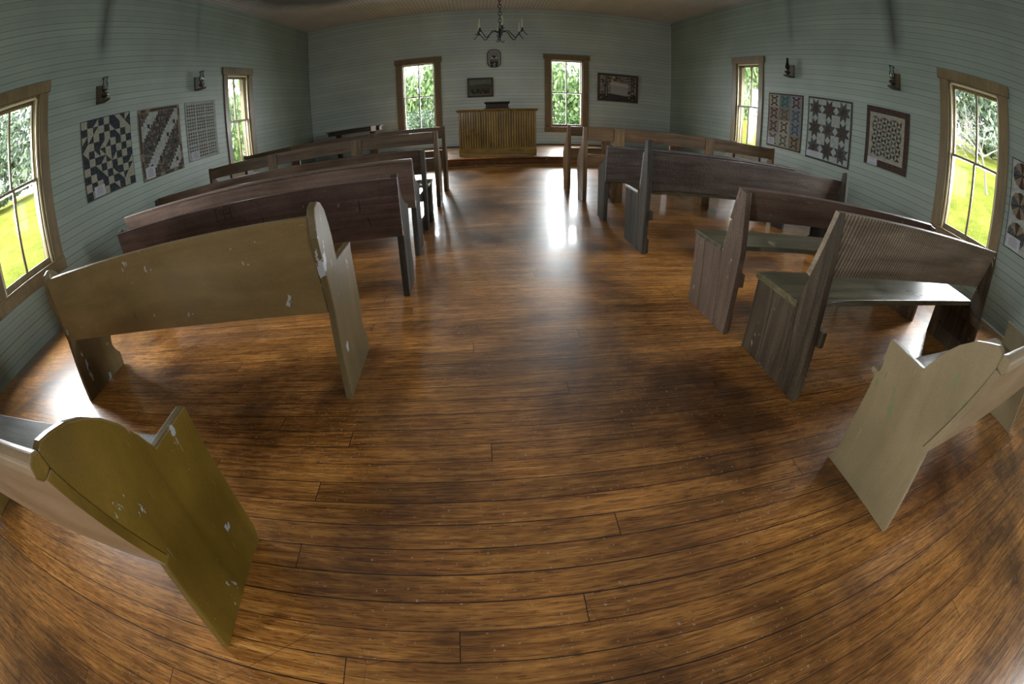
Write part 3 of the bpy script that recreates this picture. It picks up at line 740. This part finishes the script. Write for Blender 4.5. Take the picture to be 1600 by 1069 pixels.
# ------------------------------------------------------------------ quilts: patchwork of faces on a thin padded cloth
def cloth(name, a, b, sc=60):
    t = NT(name, .85, .15)
    n = t.noise(t.coord((1, 1, 1)), sc, 3, .6)
    t.base(t.ramp(n, [(.42, a), (.56, b)])); t.bump(t.noise(t.coord((1, 1, 1)), 30, 2), .2, .003)
    return t.m
Q_CREAM = cloth('cream_calico', (.17, .165, .125), (.25, .24, .19))
Q_WHITE = cloth('white_muslin', (.20, .215, .20), (.255, .27, .25), 25)
Q_NAVY = cloth('navy_print', (.008, .010, .014), (.035, .04, .048), 70)
Q_DARK = cloth('charcoal_print', (.014, .014, .013), (.062, .06, .054), 85)
Q_SLATE = cloth('slate_print', (.020, .023, .025), (.080, .084, .084), 80)
Q_BROWN = cloth('brown_print', (.026, .016, .011), (.070, .046, .034), 80)
Q_BURG = cloth('burgundy_print', (.024, .014, .011), (.058, .036, .028), 80)
Q_TAN = cloth('tan_print', (.10, .082, .052), (.17, .145, .10), 70)
Q_ROSE = cloth('dusty_rose_print', (.13, .105, .095), (.185, .155, .14), 70)
Q_TEAL = cloth('teal_print', (.06, .11, .11), (.09, .15, .145), 70)
Q_LILAC = cloth('lilac_print', (.125, .11, .125), (.18, .16, .18), 70)
Q_BLUE = cloth('grey_blue_print', (.085, .10, .12), (.14, .16, .18), 70)
QM = [Q_CREAM, Q_WHITE, Q_NAVY, Q_DARK, Q_SLATE, Q_BROWN, Q_BURG, Q_TAN, Q_ROSE, Q_TEAL, Q_LILAC, Q_BLUE]
CREAM, WHITE, NAVY, DARK, SLATE, BROWN, BURG, TAN, ROSE, TEAL, LILAC, BLUE = range(12)

class Quilt(MB):
    """drawn in local u (along wall as the viewer sees it, left to right) and v (up); stacked patches sit a stitch proud of each other"""
    def __init__(s, w, h, back):
        super().__init__(); s.w = w; s.h = h; s.base_mi = back
        s.box((0, -.006, 0), (w, 0, h), back); s.k = 1
    def poly(s, pts, mi, lift=1):
        y = -.006 - .0007 * lift
        n = len(pts)
        s.add([(u, y, v) for u, v in pts], [tuple(range(n))], mi)
    def rect(s, u0, v0, u1, v1, mi, lift=1): s.poly([(u0, v0), (u1, v0), (u1, v1), (u0, v1)], mi, lift)
def hang(q, name, label, side, start, z0, tilt=0.0):
    """side -1: left wall, u runs towards +y; side +1: right wall, u runs towards -y from start"""
    o = q.build(name, QM)
    if side < 0: o.location = (XL + .002, start, z0); o.rotation_euler = (0, tilt, PI / 2)
    else: o.location = (XR - .002, start, z0); o.rotation_euler = (0, tilt, -PI / 2)
    return tag(o, label, 'quilt', 'quilts on the side walls')
rq = random.Random(3)

# 1 left: checkered broken-triangle quilt
q = Quilt(.99, .99, DARK); nx, ny = 9, 10; cw = (q.w - .02) / nx; chh = (q.h - .02) / ny
for i in range(nx):
    for j in range(ny):
        u, v = .01 + i * cw, .01 + j * chh; A = (u, v); B = (u + cw, v); C2 = (u + cw, v + chh); D = (u, v + chh)
        q.rect(u, v, u + cw, v + chh, CREAM)
        T = [[A, B, D], [A, B, C2], [B, C2, D], [A, C2, D]]
        if (i + j) % 2 == 0:
            if rq.random() < .72: q.rect(u, v, u + cw, v + chh, NAVY, 2)
            else: q.poly(rq.choice(T), NAVY, 2)
        elif (i % 3 != 1) and rq.random() < .45: q.poly(rq.choice(T), NAVY, 2)
hang(q, 'quilt', 'checkered navy and cream quilt with triangle patches, nearest the left window', -1, 3.588, 1.085)

# 2 left: log-cabin quilt in diagonal bands
q = Quilt(1.03, 1.03, TAN)
nb = 20; c = (q.w - .12) / nb
for i in range(nb):
    for j in range(nb):
        u, v = .06 + i * c, .06 + j * c
        d = (i - j + 43) % 14
        mi = WHITE if d < 5 else DARK
        if mi == WHITE: q.rect(u, v, u + c, v + c, WHITE)
        else:
            for k in range(3):
                f = .30 * k * c / 2
                q.rect(u + (k * c / 3 if j % 2 else 0), v + (0 if j % 2 else k * c / 3), u + ((k + 1) * c / 3 if j % 2 else c), v + (c if j % 2 else (k + 1) * c / 3), rq.choice([DARK, BROWN, SLATE, DARK, TAN]))
for i, j in ((3, 15), (8, 16), (13, 16), (17, 15), (3, 8), (8, 10), (13, 11), (17, 8), (3, 2), (8, 4), (14, 4), (17, 2)):
    q.rect(.06 + i * c, .06 + j * c, .06 + i * c + c * 1.3, .06 + j * c + c * 1.3, NAVY, 2)
for k in range(8):
    a = .06 + k * (q.w - .12) / 8; b = .06 + (k + 1) * (q.w - .12) / 8; mi = rq.choice([BROWN, DARK, TAN, BROWN])
    q.rect(a, q.h - .05, b, q.h - .008, mi); q.rect(a, .008, b, .05, rq.choice([BROWN, TAN, DARK])); q.rect(.008, a, .05, b, rq.choice([BROWN, TAN, DARK])); q.rect(q.w - .05, a, q.w - .008, b, rq.choice([TAN, BROWN]))
hang(q, 'quilt', 'log-cabin quilt with white diagonal bands, middle one on the left wall', -1, 4.756, 1.028)

# 3 left: rows of small diamonds
q = Quilt(.93, .985, WHITE)
q.rect(.008, .008, q.w - .008, q.h - .008, WHITE)
for bi in range(3):
    for bj in range(4):
        for i in range(4):
            for j in range(4):
                if bj == 0 and bi == 0 and j < 2: continue
                u = .055 + bi * .29 + i * .066; v = .06 + bj * .232 + j * .054
                m2 = (BROWN if (bi + bj) % 2 else SLATE) if bi < 2 else SLATE
                q.poly([(u, v - .024), (u + .022, v), (u, v + .024), (u - .022, v)], m2, 2)
                q.poly([(u - .03, v - .004), (u + .03, v - .004), (u + .03, v + .004), (u - .03, v + .004)], m2, 3)
hang(q, 'quilt', 'pale quilt dotted with rows of small dark diamonds, beside the left far window', -1, 5.952, 1.080)

# 4 right: churn-dash blocks in pastels
q = Quilt(1.03, 1.02, BURG); cols, rows = 3, 4; bw = (q.w - .05) / cols; bh = (q.h - .05) / rows
fab = [[ROSE, CREAM, CREAM], [ROSE, CREAM, BLUE], [ROSE, CREAM, BLUE], [CREAM, TEAL, LILAC]]
fab = [[CREAM, CREAM, TAN], [ROSE, CREAM, BLUE], [ROSE, TAN, BLUE], [CREAM, TEAL, LILAC]]
pat = [[SLATE, SLATE, BURG], [BURG, BROWN, SLATE], [BURG, SLATE, SLATE], [BURG, SLATE, BURG]]
for i in range(cols):
    for j in range(rows):
        u, v = .025 + i * bw, .025 + j * bh; q.rect(u, v, u + bw, v + bh, fab[j][i]); p = pat[j][i]
        X = [u + bw * t for t in (.10, .36, .64, .90)]; Y = [v + bh * t for t in (.10, .36, .64, .90)]
        q.poly([(X[0], Y[0]), (X[1], Y[0]), (X[1], Y[1])], p, 2); q.poly([(X[3], Y[0]), (X[2], Y[1]), (X[2], Y[0])], p, 2)
        q.poly([(X[0], Y[3]), (X[1], Y[2]), (X[1], Y[3])], p, 2); q.poly([(X[3], Y[3]), (X[2], Y[3]), (X[2], Y[2])], p, 2)
        t = .12
        q.rect(X[1], Y[1] - bh * t, X[2], Y[1], p, 2); q.rect(X[1], Y[2], X[2], Y[2] + bh * t, p, 2)
        q.rect(X[1] - bw * t, Y[1], X[1], Y[2], p, 2); q.rect(X[2], Y[1], X[2] + bw * t, Y[2], p, 2)
hang(q, 'quilt', 'pastel churn-dash quilt with a teal patch, beside the right far window', 1, 7.065, .925)

# 5 right: eight-pointed stars
q = Quilt(1.075, 1.05, DARK); q.rect(.03, .03, q.w - .03, q.h - .03, WHITE); bw = (q.w - .06) / 3; bh = (q.h - .06) / 3
for i in range(3):
    for j in range(3):
        cx, cy = .03 + (i + .5) * bw, .03 + (j + .5) * bh; R1, R2 = bw * .54, bw * .30
        q.poly([(cx + (R1 if k % 2 == 0 else R2) * math.cos(PI / 8 * k + PI / 8), cy + (R1 if k % 2 == 0 else R2) * math.sin(PI / 8 * k + PI / 8)) for k in range(16)], DARK if (i + j) % 2 else SLATE, 2)
        q.poly([(cx + bw * .2 * math.cos(PI / 4 * k), cy + bw * .2 * math.sin(PI / 4 * k)) for k in range(8)], BROWN, 3)
hang(q, 'quilt', 'white quilt of large dark eight-pointed stars, middle one on the right wall', 1, 5.890, .900)

# 6 right: pinwheels in a cream field with a broad brown border
q = Quilt(.855, .865, BURG); a0, b0, a1, b1 = .075, .10, .765, .775
q.rect(a0, b0, a1, b1, CREAM)
n1, n2 = 6, 6; u0, v0 = a0 + .055, b0 + .055; c1 = (a1 - a0 - .11) / n1; c2 = (b1 - b0 - .11) / n2
for i in range(n1):
    for j in range(n2):
        u, v = u0 + i * c1, v0 + j * c2; C3 = (u + c1 / 2, v + c2 / 2); A = (u, v); B = (u + c1, v); C2 = (u + c1, v + c2); D = (u, v + c2)
        mi = rq.choice([SLATE, NAVY, BROWN, DARK])
        if (i + j) % 2: q.poly([A, B, C3], mi, 2); q.poly([C2, D, C3], mi, 2)
        else: q.poly([B, C2, C3], mi, 2); q.poly([D, A, C3], mi, 2)
hang(q, 'quilt', 'small cream pinwheel quilt with a wide dark brown border, right wall', 1, 4.497, 1.092)

# 7 right: dresden plates
q = Quilt(1.02, 1.0, NAVY); q.rect(.012, .012, q.w - .012, q.h - .012, WHITE)
for i in range(3):
    for j in range(3):
        cx, cy = .17 + i * .335, .175 + j * .33; Rr = .140
        for k in range(10):
            a, b = 2 * PI * k / 10, 2 * PI * (k + 1) / 10; mi = [DARK, TAN, BURG, TAN, SLATE][k % 5]
            q.poly([(cx, cy), (cx + Rr * math.cos(a), cy + Rr * math.sin(a)), (cx + Rr * 1.04 * math.cos((a + b) / 2), cy + Rr * 1.04 * math.sin((a + b) / 2)), (cx + Rr * math.cos(b), cy + Rr * math.sin(b))], mi, 2)
        q.poly([(cx + .022 * math.cos(PI / 4 * k), cy + .022 * math.sin(PI / 4 * k)) for k in range(8)], BURG, 3)
hang(q, 'quilt', 'white quilt with fan-patched wheels, right of the near right window', 1, 1.872, .893)

# paper cards pinned to the lower corner of each quilt
M_PAPER = flat('white_card', (.30, .31, .33), .7, .2)
M_INK = flat('grey_ink', (.10, .10, .11), .8, .1)
def card(side, y, z, w, h, label, lines=5):
    m = MB(); m.box((0, -.0015, 0), (w, 0, h), 0)
    for i in range(lines):
        vv = h * (.80 - .60 * i / max(1, lines - 1)); L = w * (.45 if i == 0 else random.uniform(.55, .72)); u = (w - L) / 2
        m.add([(u, -.002, vv), (u + L, -.002, vv), (u + L, -.002, vv + h * .045), (u, -.002, vv + h * .045)], [(0, 1, 2, 3)], 1)
    o = m.build('paper_card', [M_PAPER, M_INK])
    o.location = (XL + .0125, y, z) if side < 0 else (XR - .0125, y, z)
    o.rotation_euler = (0, 0, PI / 2 if side < 0 else -PI / 2)
    tag(o, label, 'card', 'cards on the quilts')
card(-1, 3.735, 1.105, .20, .125, 'small white card pinned on the checkered quilt')
card(-1, 4.815, 1.05, .215, .165, 'white card pinned on the log-cabin quilt')
card(-1, 6.02, 1.10, .225, .135, 'small white card pinned on the small-diamond quilt')
card(1, 7.02, .965, .215, .125, 'small white card pinned on the pastel churn-dash quilt')
card(1, 5.86, .935, .42, .10, 'wide white card pinned on the star quilt', 3)
card(1, 4.42, 1.10, .20, .105, 'small white card pinned on the pinwheel quilt', 2)
card(1, 1.84, .915, .22, .135, 'white card pinned on the wheel-patterned quilt')

# ------------------------------------------------------------------ pictures on the back wall
M_FRAME = wood('dark_brown_frame', (.03, .016, .010), (.095, .052, .032), 'X', .4, 18)
M_FRAMEK = flat('black_frame', (.018, .016, .014), .4, .5)
M_PGLASS = make_glass('picture_glass', (.95, .95, .95), .10)
def picture(name, label, cx, z0, w, h, border, frame_mat, tilt=.02):
    p = thing(name, label, 'picture', (cx, YB - .003, z0)); p.rotation_euler = (tilt, 0, 0)
    m = MB(); b = border
    for (a, c) in (((-w / 2, 0), (w / 2, b)), ((-w / 2, h - b), (w / 2, h)), ((-w / 2, b), (-w / 2 + b, h - b)), ((w / 2 - b, b), (w / 2, h - b))):
        m.box((a[0], -.028, a[1]), (c[0], -.004, c[1]))
    m.build('frame', frame_mat, p, bevel=.005)
    return p
def blob(m, u, v, ru, rv, mi, y, n=10):
    m.add([(u + ru * math.cos(2 * PI * k / n), y, v + rv * math.sin(2 * PI * k / n)) for k in range(n)], [tuple(range(n))], mi)
G = [flat('print_grey_%s' % s, c, .6, .3) for s, c in (('pale', (.36, .36, .33)), ('mid', (.16, .17, .16)), ('dark', (.03, .032, .03)), ('black', (.010, .010, .010)), ('face', (.34, .31, .27)), ('ochre', (.30, .21, .07)), ('green', (.05, .07, .03)), ('white', (.26, .27, .28)))]
# group photograph
p = picture('framed_photograph', 'framed black and white group photograph above and left of the pulpit', .075, 1.507, .655, .530, .05, M_FRAME)
m = MB(); m.add([(-.28, -.010, .05), (.28, -.010, .05), (.28, -.010, .48), (-.28, -.010, .48)], [(0, 1, 2, 3)], 0)
m.add([(-.28, -.0105, .22), (.28, -.0105, .22), (.28, -.0105, .345), (.1, -.0105, .36), (-.05, -.0105, .345), (-.28, -.0105, .33)], [tuple(range(6))], 1)
for rowi, (zz, n) in enumerate(((.235, 15), (.195, 14), (.155, 13))):
    for i in range(n):
        u = -.25 + .5 * (i + random.uniform(.2, .8)) / n
        blob(m, u, zz - .035, .017, .04, 3 if random.random() < .7 else 1, -.011 - .0004 * rowi); blob(m, u, zz + .015, .009, .012, 4, -.0113 - .0004 * rowi)
for u, wd in ((-.17, .07), (-.03, .03), (.13, .10)): m.add([(u, -.0105, .40), (u + wd, -.0105, .40), (u + wd, -.0105, .445), (u, -.0105, .445)], [(0, 1, 2, 3)], 4)
m.build('print', G, p)
MB().box((-.29, -.016, .04), (.29, -.014, .49)).build('glass', M_PGLASS, p)
# painting of a white building among autumn trees
p = picture('framed_painting', 'framed painting of a pale building among dark autumn trees, right of the right back window', 3.642, 1.455, 1.115, .775, .055, M_FRAME, .03)
m = MB(); w, h = .50, .665
m.add([(-w, -.010, .055), (w, -.010, .055), (w, -.010, .72), (-w, -.010, .72)], [(0, 1, 2, 3)], 1)
m.add([(-.20, -.0104, .22), (.28, -.0104, .18), (.28, -.0104, .43), (-.20, -.0104, .47)], [(0, 1, 2, 3)], 7)
m.add([(-.24, -.0106, .46), (.32, -.0106, .42), (.25, -.0106, .52), (-.18, -.0106, .56)], [(0, 1, 2, 3)], 0)
m.add([(-w, -.0108, .055), (w, -.0108, .055), (w, -.0108, .20), (.2, -.0108, .17), (-.2, -.0108, .22), (-w, -.0108, .20)], [tuple(range(6))], 2)
rp = random.Random(5)
for k in range(150):
    left = rp.random() < .5
    u = rp.uniform(-.49, -.24) if left else rp.uniform(.30, .49)
    if rp.random() < .35: u = rp.uniform(-.49, .49); v = rp.uniform(.58, .71)
    else: v = rp.uniform(.07, .70)
    mi = rp.choice([3, 3, 2, 5, 6, 2, 5, 0])
    ru = rp.uniform(.012, .045); rv = rp.uniform(.008, .022)
    blob(m, max(-.49 + ru, min(.49 - ru, u)), max(.06 + rv, min(.715 - rv, v)), ru, rv, mi, -.0112 - .00001 * k, 7)
for u, du in ((-.36, .02), (-.28, -.03), (.36, .03), (.44, -.02)):
    m.add([(u - .012, -.0134, .08), (u + .012, -.0134, .08), (u + du + .007, -.0134, .70), (u + du - .007, -.0134, .70)], [(0, 1, 2, 3)], 3)
for u0, v0, u1, v1 in ((-.30, .66, -.05, .60), (.38, .62, .08, .52), (.36, .68, .0, .66), (-.1, .69, .15, .60)):
    m.add([(u0, -.0136, v0 - .008), (u1, -.0136, v1 - .003), (u1, -.0136, v1 + .003), (u0, -.0136, v0 + .008)], [(0, 1, 2, 3)], 3)
m.build('canvas', G, p)
# rounded portrait frame
p = thing('oval_portrait', 'black round-cornered portrait of two dark-suited figures, high on the back wall', 'picture', (.432, YB - .003, 2.303)); p.rotation_euler = (.02, 0, 0)
W2, H2 = .342, .506
def stad(w, h, r, n=8):
    out = []
    for cx, cz, a0 in ((w / 2 - r, h / 2 - r, 0), (-w / 2 + r, h / 2 - r, PI / 2), (-w / 2 + r, -h / 2 + r, PI), (w / 2 - r, -h / 2 + r, 1.5 * PI)):
        for k in range(n + 1): a = a0 + PI / 2 * k / n; out.append((cx + r * math.cos(a), cz + r * math.sin(a) + H2 / 2))
    return out
o1, i1 = stad(W2, H2, .14), stad(W2 - .05, H2 - .05, .115); n = len(o1)
m = MB(); v = [(u, -.024, z) for u, z in o1] + [(u, -.020, z) for u, z in i1] + [(u, -.003, z) for u, z in o1] + [(u, -.003, z) for u, z in i1]
f = []
for k in range(n):
    k2 = (k + 1) % n; f += [(k, k2, n + k2, n + k), (k, 2 * n + k, 2 * n + k2, k2), (n + k, n + k2, 3 * n + k2, 3 * n + k), (2 * n + k, 3 * n + k, 3 * n + k2, 2 * n + k2)]
m.add(v, f); m.build('frame', M_FRAMEK, p)
m = MB(); pts = stad(W2 - .052, H2 - .052, .113); m.add([(u, -.008, z) for u, z in pts], [tuple(range(len(pts)))], 4)
pts = stad(W2 - .10, H2 - .085, .09); m.add([(u, -.0085, z) for u, z in pts], [tuple(range(len(pts)))], 1)
for u, zz, ru, rv, mi in ((-.05, .13, .045, .11, 3), (.055, .13, .045, .11, 3), (-.05, .265, .026, .033, 0), (.055, .265, .026, .033, 0), (0, .30, .06, .03, 3), (-.05, .19, .010, .03, 7), (.055, .19, .010, .03, 7), (-.03, .09, .02, .012, 0), (.03, .10, .02, .012, 0)):
    blob(m, u, zz, ru, rv, mi, -.009 - .0003 * (mi == 0) - .0002 * (mi == 7) - .0001 * (mi == 3), 14)
m.build('print', G, p)

# ------------------------------------------------------------------ outdoors: lawn rising on both sides, shrubs and trees
def make_grass():
    t = NT('yellow_green_lawn', .9, .1)  # yellow-green grass, mottled by noise
    tc = t.node('ShaderNodeTexCoord').outputs['Object']
    a = t.noise(tc, 1.6, 6, .7); b = t.noise(tc, 26, 4, .7)
    f = t.math('ADD', t.math('MULTIPLY', a, .55), t.math('MULTIPLY', b, .45))
    t.base(t.ramp(f, [(.34, (.10, .13, .016)), (.5, (.225, .25, .032)), (.66, (.37, .37, .08))]))
    t.bump(b, .6, .05)
    return t.m
g = MB(); NX, NY = 60, 50
def gz(x, y):
    w = .10 * math.sin(x * .9 + y * .7) + .06 * math.sin(x * 2.1 - y * 1.3)
    if x < XL - .5: d = XL - .5 - x; k = max(0, min(1, (16 - y) / 6)); return -.45 + (.30 * d if d < 9 else 2.7 + .12 * (d - 9)) * k + w * min(1, d / 3)
    if x > XR + .5: d = x - XR - .5; k = max(0, min(1, (22 - y) / 6)); return -.45 + (.40 * d if d < 8 else 3.2 + .15 * (d - 8)) * k + w * min(1, d / 3)
    return -.45
for i in range(NX + 1):
    for j in range(NY + 1):
        x = -32 + 65 * i / NX; y = -14 + 46 * j / NY
        g.v.append((x, y, gz(x, y) if not (XL - .5 < x < XR + .5 and YF < y < YB) else -.45))
for i in range(NX):
    for j in range(NY): q0 = i * (NY + 1) + j; g.f.append((q0, q0 + NY + 1, q0 + NY + 2, q0 + 1)); g.mi.append(0)
struct(g.build('ground', make_grass(), smooth=True))

def leafmat(name, a, b):
    t = NT(name, .55, .3)
    oi = t.node('ShaderNodeNewGeometry')
    r = oi.outputs['Random Per Island']
    t.base(t.ramp(r, [(0, a), (.7, b), (1, tuple(min(1, c * 1.8) for c in b))]))
    t.b.inputs['Transmission Weight'].default_value = 0
    return t.m
ML1 = leafmat('dark_green_leaves', (.035, .075, .025), (.16, .25, .09))
ML2 = leafmat('pale_green_leaves', (.09, .16, .06), (.36, .47, .22))
ML3 = leafmat('grey_green_leaves', (.06, .095, .07), (.26, .32, .22))
M_BARK = wood('grey_bark', (.06, .05, .04), (.17, .15, .12), 'Z', .8, 12)
M_PALEBARK = flat('pale_dead_branches', (.42, .38, .36), .8)
def foliage_mesh(name, rx, ry, rz, n, size, mat, seed, low=.0):
    rr = random.Random(seed); m = MB()
    clumps = [(rr.gauss(0, .42), rr.gauss(0, .42), rr.uniform(low - .1, 1.0)) for _ in range(16)]
    for k in range(n):
        c = rr.choice(clumps)
        p = Vector((c[0] * rx + rr.gauss(0, .22) * rx, c[1] * ry + rr.gauss(0, .22) * ry, max(.02, c[2] + rr.gauss(0, .11)) * rz))
        p.x = max(-1, min(1, p.x)) if abs(p.x) < 1 else rr.uniform(-.9, .9); p.y = p.y if abs(p.y) < 1 else rr.uniform(-.9, .9)
        d = Vector((rr.gauss(0, 1), rr.gauss(0, 1), rr.gauss(0, .6))).normalized(); e = d.cross(Vector((rr.gauss(0, 1), rr.gauss(0, 1), rr.gauss(0, 1)))).normalized()
        L = size * rr.uniform(.6, 1.3); Wd = L * .42
        m.add([p - d * L * .5, p + e * Wd * .5, p + d * L * .5, p - e * Wd * .5], [(0, 1, 2, 3)])
    me = m.build(name, mat); return me
def tree(kind, label, x, y, fol, h, scale, rz, group, trunk=True):
    z = gz(x, y) - .05
    t = thing(kind, label, 'tree' if 'tree' in kind else 'shrub', (x, y, z), rz, group)
    f = fol.copy(); COL.objects.link(f); f.name = 'foliage'; f.parent = t; f.scale = (scale[0], scale[1], scale[2]); f.location = (0, 0, h)
    tr = MB(); top = h + scale[2] * .7
    tr.tube([(0, 0, -.1), (.04, .02, top * .4), (-.03, .05, top * .75), (.02, 0, top)], [.10, .08, .05, .02], 8)
    for k in range(5):
        a = k * 1.3; zz = top * (.35 + .1 * k); tr.tube([(0, 0, zz), (.35 * math.cos(a), .35 * math.sin(a), zz + .35), (.7 * math.cos(a) * scale[0], .7 * math.sin(a) * scale[1], zz + .8)], [.035, .025, .01], 6)
    tr.build('trunk', M_BARK, t, smooth=True)
    return t
FA = foliage_mesh('foliage', 1, 1, 1, 5200, .16, ML1, 1)
FB = foliage_mesh('foliage', 1, 1, 1, 5200, .13, ML2, 2)
FC = foliage_mesh('foliage', 1, 1, 1, 5600, .11, ML3, 3)
GB, GL, GR = 'shrubs outside the back windows', 'trees outside the left windows', 'trees outside the right windows'
# behind the back wall
for i, (x, y, f, s, lab) in enumerate([
    (-2.2, 16.6, FB, (1.3, 1.25, 3.6), 'pale green bush outside filling the left back window'),
    (3.3, 16.8, FB, (1.3, 1.25, 3.7), 'pale green bush outside filling the right back window')]):
    tree('shrub', lab, x, y, f, .15, s, i * PI, GB)
for i, (x, y, f, s, lab) in enumerate([(2.9, 14.3, FA, (.9, .8, 1.3), 'low dark green bush just outside the right back window'), (-1.7, 14.3, FC, (.9, .8, 1.5), 'low grey-green bush just outside the left back window')]):
    tree('shrub', lab, x, y, f, .1, s, i * PI, GB)
# left slope
for i, (x, y, f, s, lab) in enumerate([
    (-14.8, 8.0, FC, (1.9, 2.1, 2.9), 'grey-green tree outside seen through the near left window'),
    (-10.6, 19.0, FB, (1.2, 1.4, 4.2), 'pale green tree outside, seen through the left far window')]):
    tree('leafy_tree', lab, x, y, f, .3, s, i * PI, GL)
# right slope
for i, (x, y, f, s, lab) in enumerate([
    (14.2, 6.7, FC, (1.9, 2.1, 2.9), 'grey-green tree outside seen through the near right window'),
    (13.0, 18.4, FB, (1.3, 1.4, 3.8), 'pale green tree outside, seen through the right far window')]):
    tree('leafy_tree', lab, x, y, f, .3, s, i * PI, GR)
# bare branching tree in front of the right-hand trees
bt = thing('bare_tree', 'bare pale-branched small tree outside the near right window', 'tree', (10.7, 4.6, gz(10.7, 4.6)), 0)
m = MB(); rb = random.Random(11)
def branch(p, d, L, r, lev):
    pts = [p]; q = p.copy(); dd = d.copy()
    for k in range(4):
        dd = (dd + Vector((rb.gauss(0, .22), rb.gauss(0, .22), rb.gauss(0, .15)))).normalized(); q = q + dd * L / 4; pts.append(q.copy())
    m.tube(pts, [r * (1 - .16 * k) for k in range(5)], 5)
    if lev:
        for k in range(4 if lev > 1 else 3):
            nd = (dd + Vector((rb.gauss(0, .7), rb.gauss(0, .8), rb.gauss(0, .5)))).normalized(); branch(pts[rb.choice([2, 3, 4])], nd, L * .68, r * .55, lev - 1)
branch(Vector((0, 0, -.1)), Vector((0, .25, 1)).normalized(), 1.3, .05, 4)
m.build('branches', M_PALEBARK, bt)
for f in (FA, FB, FC): bpy.data.objects.remove(f)
